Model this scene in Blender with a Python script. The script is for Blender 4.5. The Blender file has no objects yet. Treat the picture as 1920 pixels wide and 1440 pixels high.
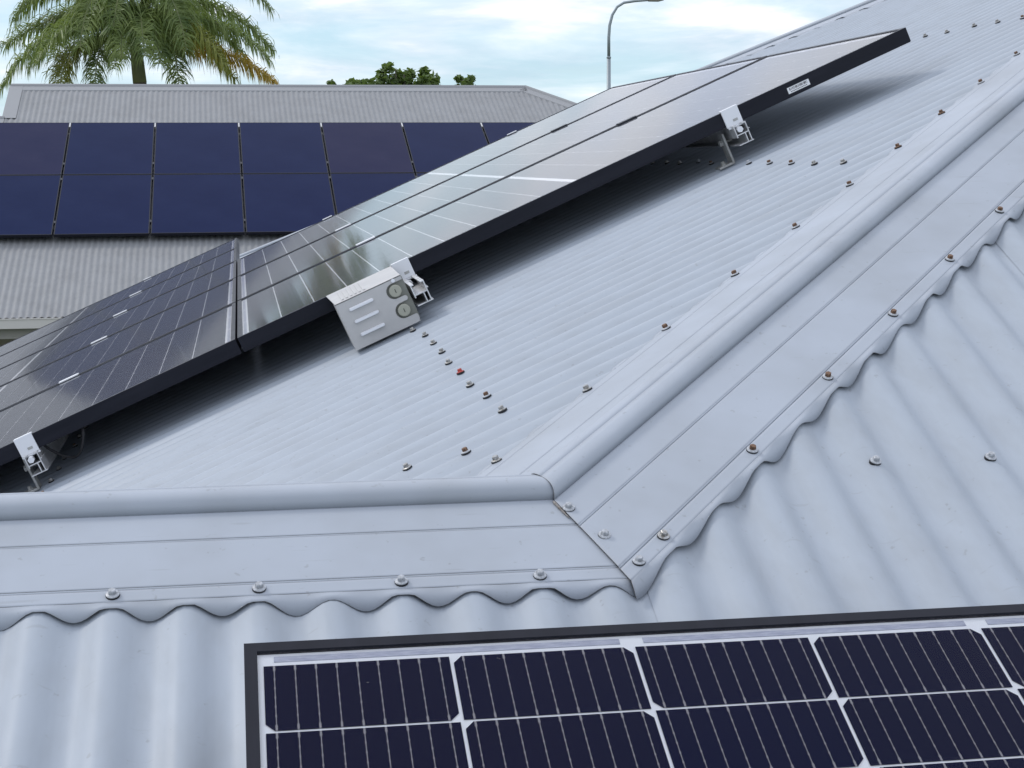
import bpy, math, random
from mathutils import Vector, Matrix
random.seed(7)
scene = bpy.context.scene
C = scene.collection
R = math.radians
CZ = 4.45                      # camera height above the ground (m)

# ------------------------------------------------------------------ camera
cd = bpy.data.cameras.new("camera"); cam = bpy.data.objects.new("camera", cd); C.objects.link(cam)
rt = Vector((.9867, -.1627, -.0048)).normalized(); fw = Vector((.1606, .9780, -.1334)).normalized()
upv = rt.cross(fw).normalized(); rt = fw.cross(upv).normalized()
M = Matrix((rt, upv, -fw)).transposed().to_4x4(); M.translation = Vector((0, 0, CZ))
cam.matrix_world = M
cd.sensor_width = 36; cd.lens = 3093 / 1920 * 36; cd.clip_start = .05; cd.clip_end = 2000
scene.camera = cam

# ------------------------------------------------------------------ world, sun, exposure
SUN_AZ, SUN_EL = R(-58), R(46)   # azimuth from +Y towards +X
w = bpy.data.worlds.new("World"); scene.world = w; w.use_nodes = True
nt = w.node_tree; nt.nodes.clear()
def N(t, typ, **kw):
    n = t.nodes.new(typ)
    for k, v in kw.items():
        if k in ('inp',):
            for i, x in v.items(): n.inputs[i].default_value = x
        else: setattr(n, k, v)
    return n
def MA(t, op, a, b=None, c=None, clamp=False):
    n = t.nodes.new('ShaderNodeMath'); n.operation = op; n.use_clamp = clamp
    for i, x in enumerate((a, b, c)):
        if x is None: continue
        if isinstance(x, (int, float)): n.inputs[i].default_value = x
        else: t.links.new(x, n.inputs[i])
    return n.outputs[0]
def ramp(t, fac, stops):
    n = t.nodes.new('ShaderNodeValToRGB'); cr = n.color_ramp
    while len(cr.elements) < len(stops): cr.elements.new(.5)
    for e, (p, c) in zip(cr.elements, stops):
        e.position = p; e.color = (*c, 1) if len(c) == 3 else c
    t.links.new(fac, n.inputs[0]); return n.outputs[0]
sky = N(nt, 'ShaderNodeTexSky', sky_type='NISHITA', sun_disc=False, sun_elevation=SUN_EL, sun_rotation=SUN_AZ,
        air_density=1.0, dust_density=.1, ozone_density=3.0, altitude=20)
bg1 = N(nt, 'ShaderNodeBackground', inp={1: .12}); nt.links.new(sky.outputs[0], bg1.inputs[0])
tc = N(nt, 'ShaderNodeTexCoord'); sp = N(nt, 'ShaderNodeSeparateXYZ'); nt.links.new(tc.outputs['Generated'], sp.inputs[0])
den = MA(nt, 'ADD', MA(nt, 'MAXIMUM', sp.outputs[2], 0.0), .16)
cmb = N(nt, 'ShaderNodeCombineXYZ')
nt.links.new(MA(nt, 'DIVIDE', sp.outputs[0], den), cmb.inputs[0]); nt.links.new(MA(nt, 'DIVIDE', sp.outputs[1], den), cmb.inputs[1])
n1 = N(nt, 'ShaderNodeTexNoise', inp={'Scale': 1.7, 'Detail': 7, 'Roughness': .56, 'Distortion': .3})
mp = N(nt, 'ShaderNodeMapping'); mp.inputs['Location'].default_value = (3.1, 1.7, 0); nt.links.new(cmb.outputs[0], mp.inputs[0]); nt.links.new(mp.outputs[0], n1.inputs[0])
hi_ = MA(nt, 'MULTIPLY', MA(nt, 'MINIMUM', MA(nt, 'MAXIMUM', MA(nt, 'SUBTRACT', sp.outputs[2], .09), 0.0), .10), 3.0)
nv = MA(nt, 'ADD', n1.outputs[0], hi_)      # thicker cloud higher up, clearer towards the horizon
mask = ramp(nt, nv, [(.36, (.62,) * 3), (.62, (.97,) * 3)])
n2 = N(nt, 'ShaderNodeTexNoise', inp={'Scale': 2.3, 'Detail': 4, 'Roughness': .5}); nt.links.new(mp.outputs[0], n2.inputs[0])
thick = ramp(nt, nv, [(.40, (.52, .72, .86)), (.56, (.74, .85, .93)), (.67, (1.0, 1.01, 1.05)), (.82, (.84, .92, 1.08))])
shade = ramp(nt, n2.outputs[0], [(.36, (.90, .91, .95)), (.58, (1.03, 1.03, 1.03))])
cm = N(nt, 'ShaderNodeMix', data_type='RGBA', blend_type='MULTIPLY', inp={0: 1.0}); nt.links.new(thick, cm.inputs[6]); nt.links.new(shade, cm.inputs[7]); ccol = cm.outputs[2]
bg2 = N(nt, 'ShaderNodeBackground', inp={1: 1.14}); nt.links.new(ccol, bg2.inputs[0])
mx = N(nt, 'ShaderNodeMixShader'); nt.links.new(mask, mx.inputs[0]); nt.links.new(bg1.outputs[0], mx.inputs[1]); nt.links.new(bg2.outputs[0], mx.inputs[2])
wo = N(nt, 'ShaderNodeOutputWorld'); nt.links.new(mx.outputs[0], wo.inputs[0])
sl = bpy.data.lights.new("sun", 'SUN'); sl.energy = 1.3; sl.angle = R(12); sl.color = (1, .965, .92)
so = bpy.data.objects.new("sun", sl); C.objects.link(so)
sd = Vector((math.sin(SUN_AZ) * math.cos(SUN_EL), math.cos(SUN_AZ) * math.cos(SUN_EL), math.sin(SUN_EL)))
so.rotation_euler = sd.to_track_quat('Z', 'Y').to_euler(); so.location = (0, 0, 40)
vs = scene.view_settings; vs.view_transform = 'Standard'; vs.look = 'None'; vs.exposure = 0.0; vs.gamma = 1.0; vs.use_curve_mapping = False

# ------------------------------------------------------------------ helpers
def mat(name, col, rough=.5, metal=0.0, spec=.5):
    m = bpy.data.materials.new(name); m.use_nodes = True
    b = m.node_tree.nodes['Principled BSDF']
    b.inputs['Base Color'].default_value = (*col, 1); b.inputs['Roughness'].default_value = rough
    b.inputs['Metallic'].default_value = metal; b.inputs['Specular IOR Level'].default_value = spec
    return m
def vary(m, c1, c2, scale=(6, 6, 6), detail=6, lo=.35, hi=.65, bump=0.0, bscale=200, rough=None, coord='Object'):
    t = m.node_tree; b = t.nodes['Principled BSDF']
    tcn = N(t, 'ShaderNodeTexCoord'); mpn = N(t, 'ShaderNodeMapping'); mpn.inputs['Scale'].default_value = scale
    t.links.new(tcn.outputs[coord], mpn.inputs[0])
    nn = N(t, 'ShaderNodeTexNoise', inp={'Scale': 1, 'Detail': detail, 'Roughness': .6}); t.links.new(mpn.outputs[0], nn.inputs[0])
    t.links.new(ramp(t, nn.outputs[0], [(lo, c1), (hi, c2)]), b.inputs['Base Color'])
    if rough: t.links.new(ramp(t, nn.outputs[0], [(.3, (rough[0],) * 3), (.7, (rough[1],) * 3)]), b.inputs['Roughness'])
    if bump:
        nb = N(t, 'ShaderNodeTexNoise', inp={'Scale': bscale, 'Detail': 3}); t.links.new(tcn.outputs[coord], nb.inputs[0])
        bp = N(t, 'ShaderNodeBump', inp={'Strength': bump, 'Distance': .002}); t.links.new(nb.outputs[0], bp.inputs['Height']); t.links.new(bp.outputs[0], b.inputs['Normal'])
    return m
def steel(name, base, dirt, along, cloud=.16, spec=.5, rg=(.30, .46)):
    """pre-painted sheet steel: faint cloudy weathering, streaks down the fall, fine specks of dirt"""
    m = mat(name, base, .5, 0, spec); t = m.node_tree; b = t.nodes['Principled BSDF']
    tcn = N(t, 'ShaderNodeTexCoord'); O = tcn.outputs['Object']
    mp1 = N(t, 'ShaderNodeMapping'); mp1.inputs['Scale'].default_value = along; t.links.new(O, mp1.inputs[0])
    a = N(t, 'ShaderNodeTexNoise', inp={'Scale': 1, 'Detail': 3, 'Roughness': .6}); t.links.new(mp1.outputs[0], a.inputs[0])
    c = N(t, 'ShaderNodeTexNoise', inp={'Scale': 3.2, 'Detail': 4, 'Roughness': .65}); t.links.new(O, c.inputs[0])
    s = N(t, 'ShaderNodeTexNoise', inp={'Scale': 75, 'Detail': 2, 'Roughness': .7}); t.links.new(O, s.inputs[0])
    f1 = MA(t, 'MULTIPLY', ramp(t, a.outputs[0], [(.42, (0,) * 3), (.75, (1,) * 3)]), .32)
    f2 = MA(t, 'MULTIPLY', ramp(t, c.outputs[0], [(.40, (0,) * 3), (.75, (1,) * 3)]), cloud)
    f3 = MA(t, 'MULTIPLY', ramp(t, s.outputs[0], [(.68, (0,) * 3), (.74, (1,) * 3)]), .5)
    mp2 = N(t, 'ShaderNodeMapping'); mp2.inputs['Scale'].default_value = (9, 120, 60); mp2.inputs['Rotation'].default_value = (0, 0, .55); t.links.new(O, mp2.inputs[0])
    g = N(t, 'ShaderNodeTexNoise', inp={'Scale': 1, 'Detail': 2}); t.links.new(mp2.outputs[0], g.inputs[0])
    f5 = MA(t, 'MULTIPLY', ramp(t, g.outputs[0], [(.69, (0,) * 3), (.75, (1,) * 3)]), .30)
    f = MA(t, 'ADD', MA(t, 'ADD', f1, f2), MA(t, 'MAXIMUM', f3, f5), clamp=True)
    mxn = N(t, 'ShaderNodeMix', data_type='RGBA'); t.links.new(f, mxn.inputs[0])
    mxn.inputs[6].default_value = (*base, 1); mxn.inputs[7].default_value = (*dirt, 1)
    t.links.new(mxn.outputs[2], b.inputs['Base Color'])
    bp = N(t, 'ShaderNodeBump', inp={'Strength': .16, 'Distance': .005})
    h = N(t, 'ShaderNodeTexNoise', inp={'Scale': 9, 'Detail': 2}); t.links.new(O, h.inputs[0]); t.links.new(h.outputs[0], bp.inputs['Height'])
    t.links.new(bp.outputs[0], b.inputs['Normal'])
    t.links.new(ramp(t, c.outputs[0], [(.3, (rg[0],) * 3), (.7, (rg[1],) * 3)]), b.inputs['Roughness'])
    return m
def mesh(name, v, f, mats, fm=None, smooth=False):
    me = bpy.data.meshes.new(name); me.from_pydata([tuple(x) for x in v], [], f); me.update()
    for m in (mats if isinstance(mats, (list, tuple)) else [mats]): me.materials.append(m)
    if fm: me.polygons.foreach_set('material_index', fm)
    if smooth: me.polygons.foreach_set('use_smooth', [True] * len(me.polygons))
    return me
def obj(name, me, parent=None, mw=None):
    o = bpy.data.objects.new(name, me); C.objects.link(o)
    if parent is not None: o.parent = parent
    if mw is not None: o.matrix_local = mw
    return o
def tag(o, label, cat, group=None, kind=None):
    if label: o['label'] = label
    if cat: o['category'] = cat
    if group: o['group'] = group
    if kind: o['kind'] = kind
    return o
def thing(name, label, cat, mw, group=None):
    o = bpy.data.objects.new(name, None); C.objects.link(o); o.empty_display_size = .1
    o.matrix_world = mw if isinstance(mw, Matrix) else Matrix.Translation(Vector(mw))
    return tag(o, label, cat, group)
class MB:
    def __init__(s): s.v = []; s.f = []; s.m = []
    def box(s, x0, x1, y0, y1, z0, z1, mi=0):
        b = len(s.v); s.v += [(x, y, z) for z in (z0, z1) for y in (y0, y1) for x in (x0, x1)]
        s.f += [(b, b + 2, b + 3, b + 1), (b + 4, b + 5, b + 7, b + 6), (b, b + 1, b + 5, b + 4), (b + 2, b + 6, b + 7, b + 3), (b, b + 4, b + 6, b + 2), (b + 1, b + 3, b + 7, b + 5)]
        s.m += [mi] * 6; return s
    def obox(s, o, ax, ay, az, x0, x1, y0, y1, z0, z1, mi=0):
        n = len(s.v); s.box(x0, x1, y0, y1, z0, z1, mi)
        s.v[n:] = [tuple(o + ax * p[0] + ay * p[1] + az * p[2]) for p in s.v[n:]]; return s
    def tube(s, pts, rad, seg=8, mi=0, cap=True):
        pts = [Vector(p) for p in pts]; b = len(s.v); n = len(pts)
        if isinstance(rad, (int, float)): rad = [rad] * n
        up = None
        for i, p in enumerate(pts):
            d = (pts[min(i + 1, n - 1)] - pts[max(i - 1, 0)]).normalized()
            if up is None: up = d.orthogonal().normalized()
            up = (up - d * up.dot(d)).normalized(); q = d.cross(up)
            for k in range(seg):
                a = 2 * math.pi * k / seg; s.v.append(tuple(p + (up * math.cos(a) + q * math.sin(a)) * rad[i]))
        for i in range(n - 1):
            for k in range(seg):
                k2 = (k + 1) % seg; s.f.append((b + i * seg + k, b + i * seg + k2, b + (i + 1) * seg + k2, b + (i + 1) * seg + k)); s.m.append(mi)
        if cap:
            s.f.append(tuple(b + k for k in range(seg))[::-1]); s.f.append(tuple(b + (n - 1) * seg + k for k in range(seg))); s.m += [mi, mi]
        return s
    def prism(s, poly, y0, y1, mi=0):
        """poly in (x, z), extruded along y"""
        b = len(s.v); n = len(poly)
        s.v += [(x, y0, z) for x, z in poly] + [(x, y1, z) for x, z in poly]
        s.f.append(tuple(range(b, b + n))); s.f.append(tuple(range(b + 2 * n - 1, b + n - 1, -1))); s.m += [mi, mi]
        for i in range(n):
            j = (i + 1) % n; s.f.append((b + j, b + i, b + n + i, b + n + j)); s.m.append(mi)
        return s
    def face(s, pts, mi=0):
        b = len(s.v); s.v += [tuple(p) for p in pts]; s.f.append(tuple(range(b, b + len(pts)))); s.m.append(mi); return s
    def me(s, name, mats, smooth=False): return mesh(name, s.v, s.f, mats, s.m, smooth)
def bevel(o, wd, seg=2):
    b = o.modifiers.new('bevel', 'BEVEL'); b.width = wd; b.segments = seg; b.limit_method = 'ANGLE'; b.angle_limit = R(40); return o

# ------------------------------------------------------------------ materials
ROOF = (.366, .404, .452); DIRT = (.27, .285, .30)
m_roofX = steel('roof_steel_fall_x', ROOF, DIRT, (1.2, 26, 26), spec=.26, rg=(.40, .54))
m_roofY = steel('roof_steel_fall_y', ROOF, DIRT, (26, 1.2, 26), spec=.28, rg=(.42, .56))
m_cap = steel('cap_steel', (.380, .413, .463), DIRT, (7, 7, 7), cloud=.32, spec=.35, rg=(.42, .58))
m_rust_edge = mat('cut_edge_steel', (.10, .085, .07), .8)
m_far_roof = steel('weathered_steel', (.27, .275, .28), (.20, .20, .20), (26, .8, 26), cloud=.4, spec=.2, rg=(.5, .6))
m_far_cap = mat('weathered_cap', (.27, .275, .28), .5)
m_neo = mat('neoprene', (.018, .018, .02), .8)
m_screw = vary(mat('painted_screw', (.5, .52, .54), .4), (.28, .29, .30), (.50, .52, .55), (300,) * 3)
m_screw_z = vary(mat('bare_screw', (.5, .5, .5), .35, .6), (.22, .20, .17), (.50, .50, .49), (240,) * 3)
m_rust = vary(mat('rusty_screw', (.2, .1, .06), .75), (.055, .026, .014), (.24, .14, .085), (420,) * 3, bump=.4)
m_red = mat('red_screw', (.42, .06, .045), .5)
m_frame = vary(mat('black_anodised_frame', (.010, .011, .018), .38, 0, .2), (.007, .008, .014), (.014, .015, .023), (30, 4, 30), rough=(.32, .48))
m_back = mat('white_backsheet', (.82, .83, .85), .55)
m_backd = mat('panel_underside', (.55, .56, .58), .6)
m_ribbon = vary(mat('tinned_ribbon', (.42, .44, .52), .4, .2), (.34, .36, .46), (.50, .52, .60), (60, 300, 60))
m_alu = vary(mat('mill_aluminium', (.66, .66, .66), .38, .55), (.52, .52, .52), (.74, .74, .74), (40, 40, 40), rough=(.3, .5))
m_alu_b = mat('bright_clamp', (.78, .79, .81), .42, .15)
m_alu_k = mat('black_clamp', (.02, .022, .028), .4)
m_galv = vary(mat('galvanised_steel', (.40, .40, .39), .55, .3), (.30, .30, .28), (.50, .50, .48), (50,) * 3)
m_shroud = vary(mat('shroud_powder_coat', (.48, .47, .455), .5), (.445, .44, .43), (.51, .50, .485), (14,) * 3, bump=.05, bscale=700)
m_plug = mat('conduit_plug', (.36, .36, .29), .5)
m_encl = mat('isolator_enclosure', (.20, .205, .175), .55)
m_slot = mat('plug_slot', (.05, .05, .045), .7)
m_white = mat('white_label', (.78, .78, .78), .5)
m_gutter = mat('gutter_paint', (.62, .60, .56), .45)
m_fascia = mat('fascia_paint', (.33, .32, .29), .5)
m_wall = vary(mat('rendered_wall', (.34, .31, .26), .9), (.30, .275, .23), (.38, .345, .29), (2, 2, 2), bump=.3, bscale=60)
m_darkglass = mat('window_glass', (.02, .025, .03), .06)
m_pole = mat('galvanised_pole', (.30, .34, .36), .5, .4)
m_grass = vary(mat('lawn', (.05, .08, .03), .95), (.035, .06, .02), (.085, .10, .045), (.6, .6, .6), bump=.6, bscale=30)
def cell_material(name, c1, c2):
    m = mat(name, c1, .8, 0, 0.0); t = m.node_tree; b = t.nodes['Principled BSDF']
    tcn = N(t, 'ShaderNodeTexCoord'); s = N(t, 'ShaderNodeSeparateXYZ'); t.links.new(tcn.outputs['Object'], s.inputs[0])
    # nine busbars across the cell, with small solder pads along them
    q = MA(t, 'MULTIPLY', MA(t, 'ADD', s.outputs[0], .0823), 1 / .01829)
    dx = MA(t, 'ABSOLUTE', MA(t, 'SUBTRACT', MA(t, 'FRACT', q), .5))
    qy = MA(t, 'FRACT', MA(t, 'MULTIPLY', MA(t, 'ADD', s.outputs[1], .0405), 1 / .0116))
    pad = MA(t, 'LESS_THAN', MA(t, 'ABSOLUTE', MA(t, 'SUBTRACT', qy, .5)), .10)
    endp = MA(t, 'GREATER_THAN', MA(t, 'ABSOLUTE', s.outputs[1]), .0352)
    wd = MA(t, 'ADD', MA(t, 'ADD', .021, MA(t, 'MULTIPLY', pad, .022)), MA(t, 'MULTIPLY', endp, .030))
    bar = MA(t, 'LESS_THAN', dx, wd)
    oi = N(t, 'ShaderNodeObjectInfo')
    nz = N(t, 'ShaderNodeTexNoise', inp={'Scale': 16, 'Detail': 4}); t.links.new(tcn.outputs['Object'], nz.inputs[0])
    fv = MA(t, 'ADD', MA(t, 'MULTIPLY', nz.outputs[0], .6), MA(t, 'MULTIPLY', oi.outputs['Random'], .5), clamp=True)
    mxa = N(t, 'ShaderNodeMix', data_type='RGBA'); t.links.new(fv, mxa.inputs[0]); mxa.inputs[6].default_value = (*c1, 1); mxa.inputs[7].default_value = (*c2, 1)
    mxb = N(t, 'ShaderNodeMix', data_type='RGBA'); t.links.new(bar, mxb.inputs[0]); t.links.new(mxa.outputs[2], mxb.inputs[6]); mxb.inputs[7].default_value = (.30, .29, .30, 1)
    t.links.new(mxb.outputs[2], b.inputs['Base Color'])
    return m
m_cell_k = cell_material('black_mono_cell', (.0045, .0050, .014), (.0085, .0070, .012))
m_cell = cell_material('mono_cell', (.001, .003, .030), (.0025, .0035, .026))
def glass_material(name, ior, rough):
    m = bpy.data.materials.new(name); m.use_nodes = True; t = m.node_tree; t.nodes.clear()
    fr = N(t, 'ShaderNodeFresnel', inp={0: ior}); tr = N(t, 'ShaderNodeBsdfTransparent'); gl = N(t, 'ShaderNodeBsdfGlossy', inp={'Roughness': rough})
    mxs = N(t, 'ShaderNodeMixShader'); t.links.new(fr.outputs[0], mxs.inputs[0]); t.links.new(tr.outputs[0], mxs.inputs[1]); t.links.new(gl.outputs[0], mxs.inputs[2])
    o = N(t, 'ShaderNodeOutputMaterial'); t.links.new(mxs.outputs[0], o.inputs[0])
    # thin film of dust on the glass
    tcn = N(t, 'ShaderNodeTexCoord'); nz = N(t, 'ShaderNodeTexNoise', inp={'Scale': 55, 'Detail': 4, 'Roughness': .7}); t.links.new(tcn.outputs['Object'], nz.inputs[0])
    df = N(t, 'ShaderNodeBsdfDiffuse', inp={0: (.5, .48, .46, 1)})
    m2 = N(t, 'ShaderNodeMixShader'); t.links.new(MA(t, 'ADD', MA(t, 'MULTIPLY', ramp(t, nz.outputs[0], [(.715, (0,) * 3), (.75, (1,) * 3)]), .30), .003), m2.inputs[0])
    shn = N(t, 'ShaderNodeBsdfSheen', inp={0: (.19, .198, .215, 1), 1: .24}); ads = N(t, 'ShaderNodeAddShader'); t.links.new(mxs.outputs[0], ads.inputs[0]); t.links.new(shn.outputs[0], ads.inputs[1])
    t.links.new(ads.outputs[0], m2.inputs[1]); t.links.new(df.outputs[0], m2.inputs[2]); t.links.new(m2.outputs[0], o.inputs[0])
    return m
m_glass = glass_material('ar_glass', 1.20, .062)

# ------------------------------------------------------------------ geometry of the near roof (metres, camera above the origin)
PH = R(24.04); T = math.tan(PH); CP = math.cos(PH); SP = math.sin(PH); S2 = math.sqrt(.5)
JX, JY = .345, 1.86                         # junction of ridge and hip in plan
JZ = CZ - .3765
EZ = JZ - T * 3.36                          # eaves height
DEP = .015                                  # corrugation depth
P_PITCH, P_X0 = .0748, .0105
F_PITCH, F_Y0 = .0757, 3.430
def zF3(x): return JZ + T * (x - JX)
def zP(y): return JZ + T * (y - JY)
def corr(t): return -DEP / 2 + DEP / 2 * math.cos(2 * math.pi * t)
def cP(x): return corr((x - P_X0) / P_PITCH)
def cF(y): return corr((y - F_Y0) / F_PITCH)
u3 = Vector((CP, 0, SP)); n3 = Vector((-SP, 0, CP)); vY = Vector((0, 1, 0))
vP = Vector((0, CP, SP)); nP = Vector((0, -SP, CP)); uX = Vector((1, 0, 0))
APX, APY = 4.0, 5.515                       # end of the main ridge

house = thing('house', 'near house with pale blue-grey corrugated steel hip roof', 'house', (0, 5, 0))
def hp(name, me):                           # a part of the house, built in world coordinates
    o = obj(name, me, house); o.matrix_parent_inverse = house.matrix_world.inverted(); return o
def sheets(kind, a0, a1, pitch, ph0, mater, lo, hi, surf, per=10, seg=10, lapshift=0, rows=None):
    """corrugated sheets side by side, each its own object; a runs across the ribs"""
    k = math.floor((a0 - ph0 - lapshift) / (pitch * per)); step = pitch / seg; i = 0
    while True:
        s0 = ph0 + lapshift + k * per * pitch; s1 = s0 + per * pitch + (pitch * .3 if kind == 'P' else 0); k += 1
        if s0 >= a1: break
        s0c, s1c = max(s0, a0), min(s1, a1)
        if s1c - s0c < 1e-3: continue
        n = max(2, int(round((s1c - s0c) / step))); v = []; f = []; nn = 0
        for j in range(n + 1):
            a = s0c + (s1c - s0c) * j / n; l, h = lo(a), hi(a)
            if h - l < .01: h = l + .01
            lift = .0010 * max(0, 1 - (a - s0) / (pitch * .5)) if kind == 'P' else 0.0
            for t_ in (0, .35, .7, 1): v.append(surf(a, l + (h - l) * t_, lift))
        for j in range(n):
            for r_ in range(3): b = j * 4 + r_; f.append((b, b + 1, b + 5, b + 4))
        o = hp('roof_sheet', mesh('roof_sheet', v, f, mater, smooth=True)); i += 1
    return
# face falling towards the camera (ribs along Y)
def P_surf(x, y, lift):
    h = cP(x) + lift; return Vector((x, y, zP(y))) + nP * h
def P_hi(x): return JY if x < JX else min(JY + (x - JX), APY)
sheets('P', -6.0, 8.0, P_PITCH, P_X0, m_roofY, lambda x: JY - 3.36, P_hi, P_surf, lapshift=.4270 - P_X0 - 5 * P_PITCH * 0)
# hip-end face falling to the left (ribs along X)
def F_surf(y, x, lift):
    h = cF(y) + lift; return Vector((x, y, zF3(x))) + n3 * h
def F_lo(y): return max(JX - 3.36, JX - (y - JY)) if y > JY else y - (JY - JX) - .01
def F_hi(y): return y - (JY - JX) if y < APY else APX - (y - APY)
sheets('F', JY + .005, APY + APX + 3.0, F_PITCH, F_Y0, m_roofX, F_lo, F_hi, F_surf)
# back of the low wing, falling away from the camera
def B_surf(x, y, lift): return Vector((x, y, JZ - T * (y - JY))) + Vector((0, SP, CP)) * (cP(x) + lift)
sheets('B', -6.0, JX - .02, P_PITCH, P_X0, m_roofY, lambda x: JY, lambda x: min(JY + 3.36, JY + (JX - x)), B_surf)
# back of the main roof
def D_surf(x, y, lift): return Vector((x, y, zF3(APX) - T * (y - APY))) + Vector((0, SP, CP)) * (cP(x) + lift)
sheets('D', JX - 3.3, 8.0, P_PITCH, P_X0, m_roofY, lambda x: APY if x > APX else APY + (APX - x), lambda x: APY + 7.3, D_surf, seg=4)

# ridge and hip capping: swept profile, outer lip dressed down into the corrugations
def capping(name, frame, t0f, t1, halves, slope, surf, du, w_edge, lift, rr=.027):
    """frame(t, s, side) -> plan point; slope = fall across the cap; surf(x,y,side) -> roof height"""
    prof = [(0.0, .0150)]
    for k in range(1, 8):
        a = math.pi / 2 * k / 7; prof.append((rr * math.sin(a), None, math.cos(a)))
    v = []; f = []
    S = []; half_n = None
    for side in halves:
        cols = []
        for k in range(0, 8):
            a = math.pi / 2 * k / 7; s = rr * math.sin(a) ** .72; base = -slope * rr + .0025
            cols.append((s, 'a', base + (.0140 - base) * math.cos(a) ** .62 if k < 7 else base))
        for s, dz in ((rr + .0015, .0022), (rr + .004, .0022), (.0690, .0026), (.0715, .0026), (.0728, .0012), (.0742, .0026), (.0765, .0026), (.108, .0028), (.1410, .0026), (.1436, .0026), (.1450, .0008), (.1464, .0022), (.149, .0021), (w_edge - .012, .0018), (w_edge - .008, .0018)): cols.append((s, 'p', dz))
        cols += [(w_edge - .005, 'p', .0018), (w_edge - .005, 'l', .0), (w_edge - .0005, 'l', .5), (w_edge + .004, 'l', 1.0)]
        S.append((side, cols))
    for side, cols in S:
        tmin = min(t0f(s, side) for s, _, _ in cols); n = int((t1 - tmin) / du)
        for c_i, (s, kind, val) in enumerate(cols):
            ta = t0f(s, side)
            for j in range(n + 1):
                t_ = ta + (t1 - ta) * j / n
                x, y, zr = frame(t_, s, side)
                if kind == 'a': z = zr + val
                elif kind == 'p': z = zr - slope * s + val
                else:
                    zt = zr - slope * s + .0018; zs = surf(x, y, side) + .0030
                    wob = .0016 * math.sin(t_ * 37 + side) + .0014 * math.sin(t_ * 17.7)
                    z = zt * (1 - val) + min(zs + wob * val, zt) * val
                v.append((x, y, z + lift))
        b = len(v) - (n + 1) * len(cols)
        for c_i in range(len(cols) - 1):
            if cols[c_i][1] == 'p' and cols[c_i + 1][1] == 'l': continue
            for j in range(n):
                q = b + c_i * (n + 1) + j
                f.append((q, q + 1, q + n + 2, q + n + 1) if side > 0 else (q, q + n + 1, q + n + 2, q + 1))
    me = mesh(name, v, f, [m_cap, m_rust_edge], smooth=True)
    o = hp(name, me)
    sm = o.modifiers.new('edge', 'EDGE_SPLIT'); sm.split_angle = R(28)
    so_ = o.modifiers.new('sheet', 'SOLIDIFY'); so_.thickness = .0007; so_.offset = 1; so_.material_offset_rim = 1
    return o
def surf_any(x, y, side=0):
    c = []
    if y - JY <= x - JX or (x < JX and y <= JY): return zP(y) + cP(x) / CP
    if x < JX and y - JY < JX - x: return JZ - T * (y - JY) + cP(x) / CP
    return zF3(x) + cF(y) / CP
# wing ridge, running left from the junction (side +1 = towards the camera)
def fr_ridge(t, s, side): return (JX - t, JY - side * s, JZ)
ridge_cap = capping('ridge_cap', fr_ridge, lambda s, sd_: -.4142 * s * sd_ + .004, 6.3, (1, -1), T, surf_any, .006, .168, 0.0)
# hip, rising right from the junction (side +1 = towards the camera)
HT = T * S2
def fr_hip(t, s, side): return (JX + (t + side * s) * S2, JY + (t - side * s) * S2, JZ + t * S2 * T)
HL = (APX - JX) / S2
hip_cap = capping('hip_cap', fr_hip, lambda s, sd_: -.4142 * s * sd_ - .010, HL, (1, -1), HT, surf_any, .006, .170, .0042, rr=.026)
b = MB(); pts = []
for k in range(9):
    s_ = .0255 + .030 * k / 8; x_, y_, z_ = fr_hip(-.4142 * s_ - .0115, s_, 1); pts.append((x_, y_, z_ - HT * s_ + .0050))
b.tube(pts, [.0012, .0019, .0014, .0018, .0012, .0015, .0010, .0008, .0005], 7); hp('sealant_bead', b.me('sealant_bead', vary(mat('old_sealant', (.2, .16, .12), .8), (.13, .10, .075), (.33, .32, .31), (160,) * 3), True))
# far hip and main ridge capping
def fr_hip2(t, s, side): return (APX - (t - side * s) * S2, APY + (t + side * s) * S2, zF3(APX) - t * S2 * T)
far_hip = capping('hip_cap', fr_hip2, lambda s, sd_: -.4142 * s * -sd_ * 0, 9.8, (1, -1), HT, lambda x, y, s_: (zF3(x) + cF(y) / CP) if s_ < 0 else zF3(APX) - T * (y - APY) + cP(x) / CP, .02, .170, .001)
def fr_ridge2(t, s, side): return (APX + t, APY - side * s, zF3(APX))
main_ridge = capping('ridge_cap', fr_ridge2, lambda s, sd_: 0.0, 4.0, (-1, 1), T, lambda x, y, s_: zF3(APX) - T * abs(y - APY) + cP(x) / CP, .02, .168, .001)

# eaves: fascia, gutters and walls (out of the picture, but they carry the roof)
x_l = JX - 3.36; y_b = JY - 3.36; y_t = APY + 7.3
m = MB(); m.box(x_l + .6, 8, y_b + .6, y_t - .6, 0, EZ - .12); m.box(-6, x_l + .7, y_b + .6, JY + 3.36 - .6, 0, EZ - .12); hp('wall', m.me('wall', m_wall))
for nm, mt, a, b_, c_ in (('gutter', m_gutter, -.12, -.01, .10), ):
    m = MB(); m.box(-6, 8, y_b - .13, y_b - .01, EZ - .14, EZ - .035); hp('gutter', m.me('gutter', m_gutter))
    m = MB(); m.box(x_l - .13, x_l - .01, JY + 3.36, y_t, EZ - .14, EZ - .035); hp('gutter', m.me('gutter', m_gutter))

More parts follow.
